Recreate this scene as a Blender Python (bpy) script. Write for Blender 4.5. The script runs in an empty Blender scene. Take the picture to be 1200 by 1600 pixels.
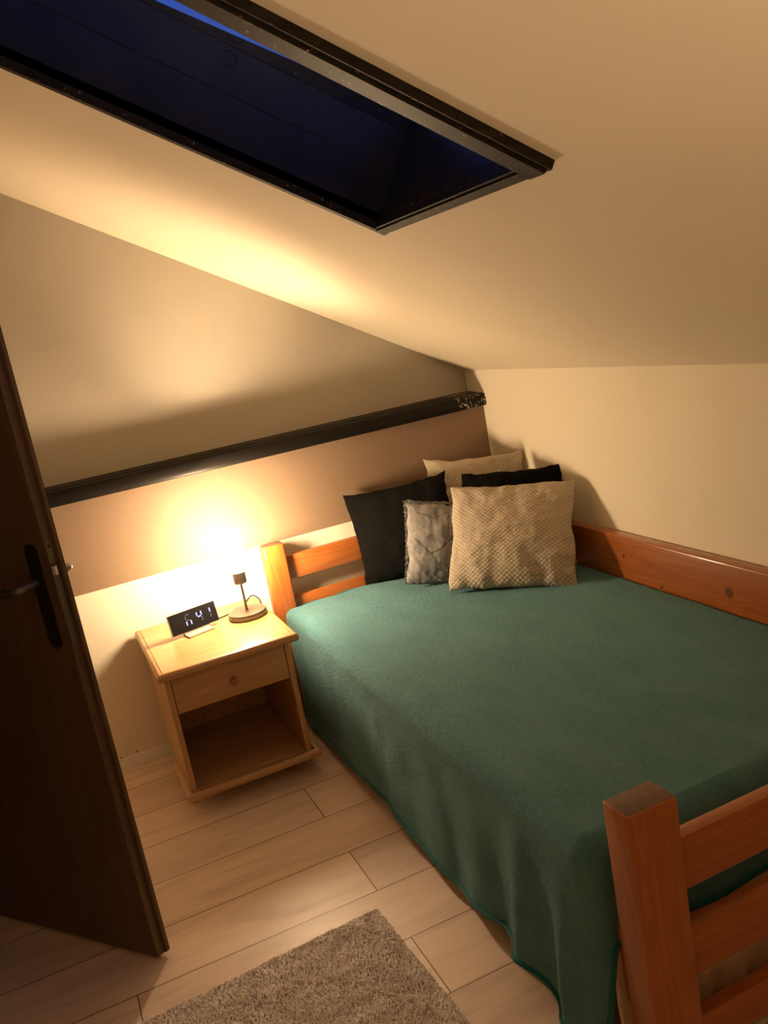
import bpy, bmesh, math, random
from mathutils import Vector, Matrix, noise
C = bpy.context.scene.collection
sc = bpy.context.scene
PI = math.pi
V = Vector

# ------------------------------------------------------------------ materials
def new_mat(name):
    m = bpy.data.materials.new(name); m.use_nodes = True
    nt = m.node_tree
    return m, nt, nt.nodes['Principled BSDF']
def N(nt, t, **kw):
    n = nt.nodes.new(t)
    for k, v in kw.items():
        if k in n.inputs: n.inputs[k].default_value = v
        else: setattr(n, k, v)
    return n
def ln(nt, a, b): nt.links.new(a, b)
def coords(nt, scale=(1, 1, 1), loc=(0, 0, 0)):
    tc = N(nt, 'ShaderNodeTexCoord'); mp = N(nt, 'ShaderNodeMapping')
    mp.inputs['Scale'].default_value = scale; mp.inputs['Location'].default_value = loc
    ln(nt, tc.outputs['Object'], mp.inputs[0]); return mp.outputs[0]
def ramp(nt, fac, stops):
    r = N(nt, 'ShaderNodeValToRGB')
    el = r.color_ramp.elements
    while len(el) < len(stops): el.new(.5)
    for e, (p, c) in zip(el, stops): e.position = p; e.color = (*c, 1)
    ln(nt, fac, r.inputs[0]); return r.outputs[0]
def mixc(nt, fac, a, b, mode='MIX'):
    m = N(nt, 'ShaderNodeMix', data_type='RGBA', blend_type=mode)
    for i, v in ((0, fac), (6, a), (7, b)):
        if isinstance(v, (int, float)): m.inputs[i].default_value = v
        elif isinstance(v, tuple): m.inputs[i].default_value = (*v, 1)
        else: ln(nt, v, m.inputs[i])
    return m.outputs[2]
def mth(nt, op, a, b=None, c=None):
    m = N(nt, 'ShaderNodeMath', operation=op)
    for i, v in enumerate((a, b, c)):
        if v is None: continue
        if isinstance(v, (int, float)): m.inputs[i].default_value = v
        else: ln(nt, v, m.inputs[i])
    return m.outputs[0]
def bump(nt, p, h, dist=.001, strength=1.):
    b = N(nt, 'ShaderNodeBump'); b.inputs['Distance'].default_value = dist; b.inputs['Strength'].default_value = strength
    ln(nt, h, b.inputs['Height']); ln(nt, b.outputs[0], p.inputs['Normal'])
def simple(name, col, rough=.5, metal=0., spec=.5, noise_s=None, nb=.0005, var=.0, emis=None, est=0):
    m, nt, p = new_mat(name)
    p.inputs['Base Color'].default_value = (*col, 1); p.inputs['Roughness'].default_value = rough
    p.inputs['Metallic'].default_value = metal; p.inputs['Specular IOR Level'].default_value = spec
    if noise_s:
        n = N(nt, 'ShaderNodeTexNoise', Scale=noise_s, Detail=4.); ln(nt, coords(nt), n.inputs[0])
        if var:
            a = tuple(c * (1 - var) for c in col); b = tuple(min(1, c * (1 + var)) for c in col)
            ln(nt, ramp(nt, n.outputs[0], [(.3, a), (.7, b)]), p.inputs['Base Color'])
        bump(nt, p, n.outputs[0], nb)
    if emis: p.inputs['Emission Color'].default_value = (*emis, 1); p.inputs['Emission Strength'].default_value = est
    return m
def wood(name, axis, c1, c2, c3, rough=.35, coat=0., knots=(), scale=1., bumpd=.0004, rv=.0):
    """fine-grained board; axis = direction of the grain; knots = local positions of knots"""
    m, nt, p = new_mat(name)
    tc = N(nt, 'ShaderNodeTexCoord').outputs['Object']
    v = tc
    mask = None
    for k in knots:
        d = N(nt, 'ShaderNodeVectorMath', operation='DISTANCE'); ln(nt, tc, d.inputs[0]); d.inputs[1].default_value = k[:3]
        q = mth(nt, 'DIVIDE', d.outputs['Value'], k[3])
        g = mth(nt, 'POWER', 2.718, mth(nt, 'MULTIPLY', mth(nt, 'MULTIPLY', q, q), -1.))
        mask = g if mask is None else mth(nt, 'MAXIMUM', mask, g)
    sc3 = [14 * scale] * 3; sc3[axis] = 1.1 * scale
    mp = N(nt, 'ShaderNodeMapping'); mp.inputs['Scale'].default_value = sc3; ln(nt, v, mp.inputs[0])
    base = N(nt, 'ShaderNodeTexNoise', Scale=1., Detail=2., Distortion=.4); ln(nt, mp.outputs[0], base.inputs[0])
    h = base.outputs[0]
    if mask is not None: h = mth(nt, 'ADD', h, mth(nt, 'MULTIPLY', mask, .45))
    rings = mth(nt, 'FRACT', mth(nt, 'MULTIPLY', h, 9.))
    rings = mth(nt, 'ABSOLUTE', mth(nt, 'SUBTRACT', rings, .5))
    sf = [160 * scale] * 3; sf[axis] = 5 * scale
    mp2 = N(nt, 'ShaderNodeMapping'); mp2.inputs['Scale'].default_value = sf; ln(nt, tc, mp2.inputs[0])
    fine = N(nt, 'ShaderNodeTexNoise', Scale=1., Detail=3.); ln(nt, mp2.outputs[0], fine.inputs[0])
    col = ramp(nt, rings, [(0., c1), (.5, c2)])
    col = mixc(nt, mth(nt, 'MULTIPLY', fine.outputs[0], .45), col, c3)
    if mask is not None:
        col = mixc(nt, mth(nt, 'MULTIPLY', mth(nt, 'GREATER_THAN', mask, .55), .75), col, tuple(c * .35 for c in c3))
    ln(nt, col, p.inputs['Base Color'])
    p.inputs['Roughness'].default_value = rough
    p.inputs['Coat Weight'].default_value = coat; p.inputs['Coat Roughness'].default_value = .15
    bump(nt, p, fine.outputs[0], bumpd)
    return m

M = {}
def wall_mat():
    m, nt, p = new_mat('painted_plaster_with_brown_band')
    tc = N(nt, 'ShaderNodeTexCoord').outputs['Object']
    sx = N(nt, 'ShaderNodeSeparateXYZ'); ln(nt, tc, sx.inputs[0])
    n = N(nt, 'ShaderNodeTexNoise', Scale=2.2, Detail=4.); ln(nt, tc, n.inputs[0])
    z = mth(nt, 'ADD', sx.outputs[2], mth(nt, 'MULTIPLY', mth(nt, 'SUBTRACT', n.outputs[0], .5), .004))
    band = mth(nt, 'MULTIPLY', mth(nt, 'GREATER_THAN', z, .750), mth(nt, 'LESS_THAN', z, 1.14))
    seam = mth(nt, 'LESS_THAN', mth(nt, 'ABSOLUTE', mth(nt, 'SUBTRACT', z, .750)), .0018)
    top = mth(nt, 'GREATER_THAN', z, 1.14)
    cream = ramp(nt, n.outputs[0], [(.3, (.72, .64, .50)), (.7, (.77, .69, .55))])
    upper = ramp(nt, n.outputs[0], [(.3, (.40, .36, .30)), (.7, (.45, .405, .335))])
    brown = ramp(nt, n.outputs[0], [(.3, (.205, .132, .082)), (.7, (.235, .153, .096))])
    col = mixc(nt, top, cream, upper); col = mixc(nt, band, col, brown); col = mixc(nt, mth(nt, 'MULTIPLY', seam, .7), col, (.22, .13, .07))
    ln(nt, col, p.inputs['Base Color']); p.inputs['Roughness'].default_value = .75
    f = N(nt, 'ShaderNodeTexNoise', Scale=160., Detail=3.); ln(nt, tc, f.inputs[0])
    g = N(nt, 'ShaderNodeTexNoise', Scale=7., Detail=2.); ln(nt, tc, g.inputs[0])
    bump(nt, p, mth(nt, 'ADD', mth(nt, 'MULTIPLY', f.outputs[0], .12), g.outputs[0]), .0025)
    return m
def plaster(name, a, b):
    m, nt, p = new_mat(name)
    tc = coords(nt)
    n = N(nt, 'ShaderNodeTexNoise', Scale=1.6, Detail=5.); ln(nt, tc, n.inputs[0])
    ln(nt, ramp(nt, n.outputs[0], [(.3, a), (.7, b)]), p.inputs['Base Color']); p.inputs['Roughness'].default_value = .8
    f = N(nt, 'ShaderNodeTexNoise', Scale=180., Detail=3.); ln(nt, tc, f.inputs[0])
    g = N(nt, 'ShaderNodeTexNoise', Scale=6., Detail=2.); ln(nt, tc, g.inputs[0])
    bump(nt, p, mth(nt, 'ADD', mth(nt, 'MULTIPLY', f.outputs[0], .10), g.outputs[0]), .003)
    return m
def floor_mat():
    m, nt, p = new_mat('oak_laminate')
    tc = N(nt, 'ShaderNodeTexCoord').outputs['Object']
    sx = N(nt, 'ShaderNodeSeparateXYZ'); ln(nt, tc, sx.inputs[0])
    x, y = sx.outputs[0], sx.outputs[1]
    W, L = .2325, 1.380
    r = mth(nt, 'DIVIDE', mth(nt, 'ADD', y, 1.1246 + W * 40), W)
    row = mth(nt, 'FLOOR', r); fr = mth(nt, 'FRACT', r)
    par = mth(nt, 'MODULO', row, 2.)               # joints step by half a board row to row
    xo = mth(nt, 'ADD', mth(nt, 'ADD', x, 1.317 + L * 6), mth(nt, 'MULTIPLY', mth(nt, 'SUBTRACT', 1., par), L / 2))
    q = mth(nt, 'DIVIDE', xo, L); board = mth(nt, 'FLOOR', q); fq = mth(nt, 'FRACT', q)
    dy = mth(nt, 'MULTIPLY', mth(nt, 'MINIMUM', fr, mth(nt, 'SUBTRACT', 1., fr)), W)
    dx = mth(nt, 'MULTIPLY', mth(nt, 'MINIMUM', fq, mth(nt, 'SUBTRACT', 1., fq)), L)
    d = mth(nt, 'MINIMUM', dx, dy)
    groove = mth(nt, 'LESS_THAN', d, .0016)
    cmb = N(nt, 'ShaderNodeCombineXYZ'); ln(nt, row, cmb.inputs[0]); ln(nt, board, cmb.inputs[1])
    wn = N(nt, 'ShaderNodeTexWhiteNoise', noise_dimensions='3D'); ln(nt, cmb.outputs[0], wn.inputs[0])
    off = N(nt, 'ShaderNodeVectorMath', operation='SCALE'); ln(nt, wn.outputs['Color'], off.inputs[0]); off.inputs['Scale'].default_value = 9.
    ad = N(nt, 'ShaderNodeVectorMath', operation='ADD'); ln(nt, tc, ad.inputs[0]); ln(nt, off.outputs[0], ad.inputs[1])
    mp = N(nt, 'ShaderNodeMapping'); mp.inputs['Scale'].default_value = (1.2, 9., 1.); ln(nt, ad.outputs[0], mp.inputs[0])
    n = N(nt, 'ShaderNodeTexNoise', Scale=1.6, Detail=5., Distortion=1.2); ln(nt, mp.outputs[0], n.inputs[0])
    mp2 = N(nt, 'ShaderNodeMapping'); mp2.inputs['Scale'].default_value = (6., 130., 1.); ln(nt, ad.outputs[0], mp2.inputs[0])
    f = N(nt, 'ShaderNodeTexNoise', Scale=1., Detail=3.); ln(nt, mp2.outputs[0], f.inputs[0])
    col = ramp(nt, n.outputs[0], [(.28, (.56, .42, .31)), (.5, (.72, .55, .42)), (.72, (.77, .60, .46))])
    col = mixc(nt, mth(nt, 'MULTIPLY', f.outputs[0], .35), col, (.52, .38, .28))
    tone = mth(nt, 'ADD', mth(nt, 'MULTIPLY', wn.outputs['Value'], .22), .86)
    cc = N(nt, 'ShaderNodeVectorMath', operation='SCALE'); ln(nt, col, cc.inputs[0]); ln(nt, tone, cc.inputs['Scale'])
    col = mixc(nt, groove, cc.outputs[0], (.12, .07, .04))
    ln(nt, col, p.inputs['Base Color']); p.inputs['Roughness'].default_value = .42
    h = mth(nt, 'SUBTRACT', mth(nt, 'MULTIPLY', f.outputs[0], .2), groove)
    bump(nt, p, h, .0008)
    return m
def chipped(name, col, chip, thr, where=None, rough=.4):
    """dark stained wood with worn spots showing paint / bare wood"""
    m, nt, p = new_mat(name)
    tc = coords(nt)
    mp = N(nt, 'ShaderNodeMapping'); mp.inputs['Scale'].default_value = (3, 60, 60); ln(nt, tc, mp.inputs[0])
    g = N(nt, 'ShaderNodeTexNoise', Scale=1., Detail=4.); ln(nt, mp.outputs[0], g.inputs[0])
    n = N(nt, 'ShaderNodeTexNoise', Scale=75., Detail=5., Roughness=.7); ln(nt, tc, n.inputs[0])
    base = ramp(nt, g.outputs[0], [(.3, col), (.75, tuple(c * 2.6 for c in col))])
    f = mth(nt, 'GREATER_THAN', n.outputs[0], thr)
    if where:   # only near one end
        sx = N(nt, 'ShaderNodeSeparateXYZ'); ln(nt, tc, sx.inputs[0])
        f = mth(nt, 'MULTIPLY', f, mth(nt, 'GREATER_THAN', sx.outputs[0], where))
    ln(nt, mixc(nt, f, base, chip), p.inputs['Base Color']); p.inputs['Roughness'].default_value = rough; p.inputs['Specular IOR Level'].default_value = .16
    bump(nt, p, g.outputs[0], .0008)
    return m
def fabric(name, a, b, scale=90., dist=.002, sheen=.3, stretch=(1, 1, 1), rough=.95):
    m, nt, p = new_mat(name)
    v = coords(nt, stretch)
    n = N(nt, 'ShaderNodeTexNoise', Scale=scale, Detail=6., Roughness=.7); ln(nt, v, n.inputs[0])
    l = N(nt, 'ShaderNodeTexNoise', Scale=scale / 12, Detail=4.); ln(nt, v, l.inputs[0])
    s = mth(nt, 'ADD', mth(nt, 'MULTIPLY', n.outputs[0], .6), mth(nt, 'MULTIPLY', l.outputs[0], .4))
    ln(nt, ramp(nt, s, [(.36, a), (.64, b)]), p.inputs['Base Color'])
    p.inputs['Roughness'].default_value = rough; p.inputs['Specular IOR Level'].default_value = .1
    p.inputs['Sheen Weight'].default_value = sheen; p.inputs['Sheen Roughness'].default_value = .5
    bump(nt, p, n.outputs[0], dist)
    return m
def quilted():
    m, nt, p = new_mat('beige_quilted_fabric')
    tc = N(nt, 'ShaderNodeTexCoord').outputs['Object']
    sx = N(nt, 'ShaderNodeSeparateXYZ'); ln(nt, tc, sx.inputs[0])
    P = .0128
    wob = N(nt, 'ShaderNodeTexNoise', Scale=9., Detail=1.); ln(nt, tc, wob.inputs[0])
    w = mth(nt, 'MULTIPLY', wob.outputs[0], .012)
    a = mth(nt, 'ADD', mth(nt, 'ADD', mth(nt, 'MULTIPLY', sx.outputs[0], .8), sx.outputs[2]), w)
    b = mth(nt, 'SUBTRACT', mth(nt, 'SUBTRACT', mth(nt, 'MULTIPLY', sx.outputs[0], .8), sx.outputs[2]), w)
    sa = mth(nt, 'ABSOLUTE', mth(nt, 'SINE', mth(nt, 'MULTIPLY', a, PI / P / 1.25)))
    sb = mth(nt, 'ABSOLUTE', mth(nt, 'SINE', mth(nt, 'MULTIPLY', b, PI / P / 1.25)))
    h = mth(nt, 'POWER', mth(nt, 'MULTIPLY', sa, sb), .55)
    fine = N(nt, 'ShaderNodeTexNoise', Scale=400., Detail=2.); ln(nt, tc, fine.inputs[0])
    ln(nt, ramp(nt, h, [(0., (.30, .25, .19)), (.35, (.42, .355, .275)), (1., (.50, .43, .34))]), p.inputs['Base Color'])
    p.inputs['Roughness'].default_value = .95; p.inputs['Sheen Weight'].default_value = .05
    p.inputs['Specular IOR Level'].default_value = .05
    bump(nt, p, mth(nt, 'ADD', h, mth(nt, 'MULTIPLY', fine.outputs[0], .12)), .0032, .6)
    return m
def grey_print():
    m, nt, p = new_mat('grey_watercolour_fabric')
    v = coords(nt, (1, 1, 1))
    n = N(nt, 'ShaderNodeTexNoise', Scale=14., Detail=5., Distortion=.8); ln(nt, v, n.inputs[0])
    ln(nt, ramp(nt, n.outputs[0], [(.32, (.11, .11, .12)), (.45, (.20, .195, .20)), (.6, (.31, .29, .275)), (.75, (.20, .19, .19))]), p.inputs['Base Color'])
    p.inputs['Roughness'].default_value = .8
    f = N(nt, 'ShaderNodeTexNoise', Scale=300., Detail=2.); ln(nt, v, f.inputs[0]); bump(nt, p, f.outputs[0], .0006)
    return m

M['wall'] = wall_mat()
M['plaster'] = plaster('cream_plaster', (.74, .655, .505), (.78, .695, .545))
M['ceiling'] = plaster('ceiling_plaster', (.70, .60, .455), (.74, .64, .49))
M['floor'] = floor_mat()
M['skirting'] = simple('white_skirting', (.72, .68, .60), .4, noise_s=40, nb=.0004, var=.05)
M['trim'] = chipped('blackened_wood', (.0045, .0036, .0028), (.62, .55, .45), .57, -.14, .42)
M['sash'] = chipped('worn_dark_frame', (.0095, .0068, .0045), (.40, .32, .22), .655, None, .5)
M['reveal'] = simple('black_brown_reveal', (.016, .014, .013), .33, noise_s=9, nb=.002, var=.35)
M['shaft_line'] = simple('black_seam', (.004, .004, .004), .6)
M['glass'] = None
_m, _nt, _p = new_mat('window_glass'); _p.inputs['Transmission Weight'].default_value = 1; _p.inputs['Roughness'].default_value = .02
_p.inputs['IOR'].default_value = 1.45; _p.inputs['Base Color'].default_value = (.72, .78, .82, 1); M['glass'] = _m
OR1, OR2, OR3 = (.30, .082, .014), (.38, .118, .024), (.24, .062, .011)
for ax, nm in enumerate('xyz'):
    M['pine_' + nm] = wood('orange_pine_' + nm, ax, OR1, OR2, OR3, .34, .35)
    M['light_' + nm] = wood('honey_pine_' + nm, ax, (.43, .235, .095), (.54, .31, .135), (.36, .185, .07), .36, .25)
    M['dark_' + nm] = wood('brown_veneer_' + nm, ax, (.085, .045, .020), (.12, .065, .028), (.06, .03, .013), .5, 0., scale=.6)
M['guard'] = wood('orange_pine_guard', 1, OR1, OR2, OR3, .25, .6,
                  knots=((.510, -.28, .565, .022), (.510, .235, .585, .010), (.510, .34, .60, .008), (.510, .04, .51, .010)))
M['nighttop'] = wood('honey_pine_top', 0, (.44, .255, .10), (.53, .335, .145), (.37, .205, .075), .24, .35,
                     knots=((-.145, .0, .5525, .008), (-.04, -.19, .5525, .005), (-.09, -.21, .5525, .004), (-.16, -.16, .5525, .005)))
M['end_grain'] = simple('dark_end_grain', (.13, .065, .038), .45, noise_s=60, nb=.0004, var=.25)
M['nickel'] = simple('brushed_nickel', (.27, .24, .205), .40, .9, noise_s=250, nb=.0001)
M['steel'] = simple('dull_steel', (.15, .13, .10), .42, .9)
M['bronze'] = simple('dark_bronze', (.045, .038, .03), .32, .85)
M['latch'] = simple('bright_latch', (.75, .70, .62), .3, .3)
M['black'] = simple('black_plastic', (.006, .006, .006), .4)
M['screen'] = simple('clock_glass', (.012, .012, .014), .08)
M['silver'] = simple('silver_plastic', (.55, .53, .50), .3, .6)
M['digit'] = simple('lit_digit', (.05, .05, .1), .5, emis=(.35, .38, 1.), est=2.2)
M['digit_dim'] = simple('faint_digit', (.03, .03, .04), .5, emis=(.35, .33, .6), est=.16)
M['cord'] = simple('brown_cord', (.006, .003, .0015), .8, 0., .1)
M['blanket'] = fabric('green_fleece', (.052, .165, .185), (.098, .24, .265), 110., .0075, .12, (1, .45, 1))
M['hem'] = fabric('teal_hem', (.005, .085, .088), (.010, .12, .12), 200., .001, .2)
M['mattress'] = fabric('cream_ticking', (.62, .50, .36), (.70, .58, .43), 60., .001, .1)
M['sheet'] = fabric('peach_sheet', (.60, .42, .27), (.70, .52, .36), 8., .003, .1)
M['blackfab'] = fabric('black_cushion_cloth', (.0028, .0026, .0022), (.0055, .005, .0042), 150., .001, 0.)
M['quilt'] = quilted()
M['greyprint'] = grey_print()
M['print_line'] = simple('dark_print', (.10, .098, .10), .85)
M['fringe'] = fabric('grey_fringe', (.10, .10, .10), (.2, .2, .2), 120., .002, .2)
M['rug'] = fabric('taupe_shag', (.66, .58, .53), (.80, .72, .66), 90., .001, .3)

# ------------------------------------------------------------------ mesh helpers
def fin(bm, name, mats, parent=None, smooth=None, loc=None):
    """link bm as one object. vertices are given in world metres; loc = where the origin goes"""
    me = bpy.data.meshes.new(name)
    if parent is not None and loc is None and 'base' in parent: b = V(parent['base'])
    else: b = V(loc) if loc else V((0, 0, 0))
    if b.length: bmesh.ops.translate(bm, verts=bm.verts, vec=-b)
    bmesh.ops.recalc_face_normals(bm, faces=bm.faces)
    bm.to_mesh(me); bm.free()
    if not isinstance(mats, (list, tuple)): mats = [mats]
    for m in mats: me.materials.append(m)
    o = bpy.data.objects.new(name, me); C.objects.link(o)
    if parent is not None: o.parent = parent
    elif loc: o.location = loc
    if smooth is not None:
        for p in me.polygons: p.use_smooth = True
        if smooth < 3: me.set_sharp_from_angle(angle=smooth)
    return o
def thing(name, label=None, cat=None, loc=(0, 0, 0), group=None, kind=None):
    o = bpy.data.objects.new(name, None); C.objects.link(o); o.location = loc
    if label: o['label'] = label
    if cat: o['category'] = cat
    if group: o['group'] = group
    if kind: o['kind'] = kind
    o.empty_display_size = .05
    return o
ROOTBASE = {}
def part(bm, name, mats, parent, smooth=None):
    """part given in world metres under an unrotated root"""
    o = fin(bm, name, mats, None, smooth)
    b = V((0, 0, 0)); q = parent
    while q is not None: b += q.location; q = q.parent
    o.data.transform(Matrix.Translation(-b)); o.parent = parent
    return o
def lpart(bm, name, mats, parent, smooth=None):
    """part given in the local frame of its root"""
    o = fin(bm, name, mats, None, smooth); o.parent = parent; return o
def box(bm, lo, hi, bev=0., seg=2, mi=0):
    c = [(a + b) / 2 for a, b in zip(lo, hi)]; s = [abs(b - a) for a, b in zip(lo, hi)]
    r = bmesh.ops.create_cube(bm, size=1., matrix=Matrix.Translation(c) @ Matrix.Diagonal((*s, 1)))
    vs = r['verts']
    es = list({e for v in vs for e in v.link_edges}); fs = list({f for v in vs for f in v.link_faces})
    for f in fs: f.material_index = mi
    if bev:
        bmesh.ops.bevel(bm, geom=es, offset=bev, segments=seg, profile=.5, affect='EDGES')
def prism(bm, pts, d, mi=0):
    """closed polygon pts (3-D) extruded by d"""
    a = [bm.verts.new(p) for p in pts]; b = [bm.verts.new(V(p) + V(d)) for p in pts]
    n = len(pts)
    fs = [bm.faces.new(a), bm.faces.new(b[::-1])] + [bm.faces.new((a[i], b[i], b[(i + 1) % n], a[(i + 1) % n])) for i in range(n)]
    for f in fs: f.material_index = mi
    return a + b
def lathe(bm, prof, c, seg=48, axis='z', mi=0):
    """prof: (r, h) list around a vertical axis through c"""
    rings = []
    for r, h in prof:
        if r < 1e-6: rings.append([bm.verts.new(V(c) + V((0, 0, h)))])
        else: rings.append([bm.verts.new(V(c) + V((r * math.cos(2 * PI * k / seg), r * math.sin(2 * PI * k / seg), h))) for k in range(seg)])
    for A, B in zip(rings, rings[1:]):
        for k in range(seg):
            l = (k + 1) % seg
            if len(A) == 1 and len(B) == 1: continue
            if len(A) == 1: f = bm.faces.new((A[0], B[k], B[l]))
            elif len(B) == 1: f = bm.faces.new((A[k], B[0], A[l]))
            else: f = bm.faces.new((A[k], B[k], B[l], A[l]))
            f.material_index = mi
    return [v for r in rings for v in r]
def tube(bm, pts, r, seg=10, closed=False, flat=1.):
    pts = [V(p) for p in pts]; n = len(pts); rings = []
    up = V((0, 0, 1)); prev = None
    for i, p in enumerate(pts):
        t = (pts[min(i + 1, n - 1)] - pts[max(i - 1, 0)]).normalized()
        if prev is None:
            a = t.cross(up)
            if a.length < .05: a = t.cross(V((1, 0, 0)))
            a.normalize()
        else:
            a = (prev - t * prev.dot(t)).normalized()
        prev = a; b = t.cross(a)
        rr = r[i] if isinstance(r, (list, tuple)) else r
        rings.append([bm.verts.new(p + a * math.cos(2 * PI * k / seg) * rr + b * math.sin(2 * PI * k / seg) * rr * flat) for k in range(seg)])
    for A, B in zip(rings, rings[1:]):
        for k in range(seg):
            l = (k + 1) % seg; bm.faces.new((A[k], A[l], B[l], B[k]))
    bm.faces.new(rings[0]); bm.faces.new(rings[-1][::-1])
def catmull(pts, n=8):
    pts = [V(p) for p in pts]; out = []
    P = [pts[0]] + pts + [pts[-1]]
    for i in range(1, len(P) - 2):
        for k in range(n):
            t = k / n; a, b, c, d = P[i - 1:i + 3]
            out.append(.5 * ((2 * b) + (c - a) * t + (2 * a - 5 * b + 4 * c - d) * t * t + (3 * b - a - 3 * c + d) * t ** 3))
    out.append(pts[-1]); return out
def B(): return bmesh.new()
def st(o, lbl=None):
    o['kind'] = 'structure'
    if lbl: o['label'] = lbl
    return o
def ss(a, b, x):
    t = max(0., min(1., (x - a) / (b - a))); return t * t * (3 - 2 * t)
def nz(x, y, z=0.): return noise.noise(V((x, y, z)))

# ------------------------------------------------------------------ room
ZK, SL = 1.2682, .562          # knee wall height, ceiling slope
nrm = V((SL, 0, 1)).normalized(); sdir = V((-1, 0, SL)).normalized()
K0 = V((0, 0, ZK))
XL, YR = -2.47, -4.7            # left wall, rear wall
GY = .130                       # the gable stands back behind the ledge
def cz(x): return ZK - SL * x
bm = B(); box(bm, (-3.7, YR - .1, -.1), (.12, .12, 0)); st(fin(bm, 'floor', M['floor']), 'pale oak laminate floor of wide boards running along the trimmed wall')
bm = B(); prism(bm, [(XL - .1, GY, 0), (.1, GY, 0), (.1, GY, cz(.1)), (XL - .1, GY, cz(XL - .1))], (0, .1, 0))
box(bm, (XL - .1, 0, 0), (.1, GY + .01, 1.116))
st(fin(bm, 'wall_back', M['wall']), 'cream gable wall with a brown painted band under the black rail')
bm = B(); prism(bm, [(XL - .1, YR, 0), (.1, YR, 0), (.1, YR, cz(.1)), (XL - .1, YR, cz(XL - .1))], (0, -.1, 0))
st(fin(bm, 'wall_rear', M['plaster']), 'plain wall behind the viewer')
bm = B(); box(bm, (0, YR, 0), (.1, GY, ZK)); st(fin(bm, 'wall_right', M['plaster']), 'low cream knee wall beside the bed')
# left wall with a doorway
bm = B()
DY0, DY1, DZ = -1.46, -.60, 2.02
box(bm, (XL - .1, DY1, 0), (XL, 0, cz(XL))); box(bm, (XL - .1, YR, 0), (XL, DY0, cz(XL))); box(bm, (XL - .1, DY0, DZ), (XL, DY1, cz(XL)))
st(fin(bm, 'wall_left', M['plaster']), 'cream wall with the doorway')
bm = B()
box(bm, (-3.7, -2.2, 0), (-3.6, 0, 2.5)); box(bm, (-3.6, -2.3, 0), (XL - .1, -2.2, 2.5)); box(bm, (-3.6, 0, 0), (XL - .1, .1, 2.5)); box(bm, (-3.7, -2.3, 2.4), (XL - .1, .1, 2.5))
st(fin(bm, 'wall_hallway', M['plaster']), 'dark hallway beyond the doorway')
# ceiling with the skylight opening (s = distance up the slope from the knee wall)
S0 = .972 / sdir.x * -1; S1 = S0 + 1.42
YA, YB = -1.404, -2.090         # far and near side of the opening
Smax = (-(XL - .1)) / -sdir.x
def cp(s, y, off=0.): return K0 + sdir * s + V((0, y, 0)) + nrm * off
bm = B()
def slab(s0, s1, y0, y1, t=.02):
    prism(bm, [cp(s0, y0), cp(s1, y0), cp(s1, y1), cp(s0, y1)], nrm * t)
slab(-.1, S0, YR - .1, GY + .1); slab(S1, Smax, YR - .1, GY + .1); slab(S0, S1, YA, GY + .1); slab(S0, S1, YR - .1, YB)
st(fin(bm, 'ceiling', M['ceiling']), 'sloping cream ceiling falling to the knee wall')

# skylight
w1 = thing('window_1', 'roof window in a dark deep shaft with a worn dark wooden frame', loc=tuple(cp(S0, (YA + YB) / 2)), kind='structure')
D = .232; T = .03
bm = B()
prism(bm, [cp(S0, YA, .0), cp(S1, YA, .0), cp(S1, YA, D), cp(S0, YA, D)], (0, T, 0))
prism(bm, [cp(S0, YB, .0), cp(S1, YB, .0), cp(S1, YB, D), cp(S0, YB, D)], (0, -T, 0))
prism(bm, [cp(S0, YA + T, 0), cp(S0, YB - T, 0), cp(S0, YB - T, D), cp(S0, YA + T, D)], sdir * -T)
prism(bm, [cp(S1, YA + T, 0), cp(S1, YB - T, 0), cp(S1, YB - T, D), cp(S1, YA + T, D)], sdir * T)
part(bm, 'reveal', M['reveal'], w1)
bm = B()   # board seams and a knot ring scribed in the far reveal
for off, a, b in ((.128, S0 + .18, S1),):
    prism(bm, [cp(a, YA - .0012, off), cp(b, YA - .0012, off), cp(b, YA - .0012, off + .0025), cp(a, YA - .0012, off + .0025)], (0, .0014, 0))
part(bm, 'board_seam', M['shaft_line'], w1)
bm = B(); cc = cp(S0 + .46, YA - .001, .205)
tube(bm, [cc + sdir * .018 * math.cos(a) + nrm * .016 * math.sin(a) for a in [.5 + 5.2 * k / 28 for k in range(29)]], .0010, 6)
part(bm, 'knot_ring', M['sash'], w1)
# casing on the ceiling: near, far, lower, upper members, each two-stepped
def casing(s0, s1, y0, y1, step_axis, inner_hi, name, h=.020):
    bm = B()
    prism(bm, [cp(s0, y0), cp(s1, y0), cp(s1, y1), cp(s0, y1)], -nrm * h)
    return bm
bm = B()   # near
e = .030
def bar(bm, s0, s1, y0, y1, off0, off1):
    prism(bm, [cp(s0, y0, off0), cp(s1, y0, off0), cp(s1, y1, off0), cp(s0, y1, off0)], nrm * (off1 - off0))
So = S0 - e
bar(bm, So, S1 + e, YB - .058, YB, -.018, .0)
bar(bm, So + .004, S1 + e, YB - .044, YB + .006, -.024, -.018)
bar(bm, S0, S1, YB - .004, YB + .008, -.018, .014)
bar(bm, S0, S1, YB + .008, YB + .013, .004, .024)
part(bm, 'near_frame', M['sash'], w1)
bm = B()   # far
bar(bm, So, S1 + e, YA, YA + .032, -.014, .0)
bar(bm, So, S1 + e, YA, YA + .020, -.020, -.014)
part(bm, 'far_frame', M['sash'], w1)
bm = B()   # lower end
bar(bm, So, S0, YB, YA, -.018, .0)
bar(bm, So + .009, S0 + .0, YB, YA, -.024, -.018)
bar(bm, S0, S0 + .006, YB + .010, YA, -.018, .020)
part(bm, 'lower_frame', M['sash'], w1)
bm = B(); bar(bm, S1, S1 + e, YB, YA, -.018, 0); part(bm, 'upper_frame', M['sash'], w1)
bm = B(); bar(bm, S0 - T, S1 + T, YB - T, YA + T, D, D + .006); part(bm, 'pane', M['glass'], w1)
bm = B()
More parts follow.
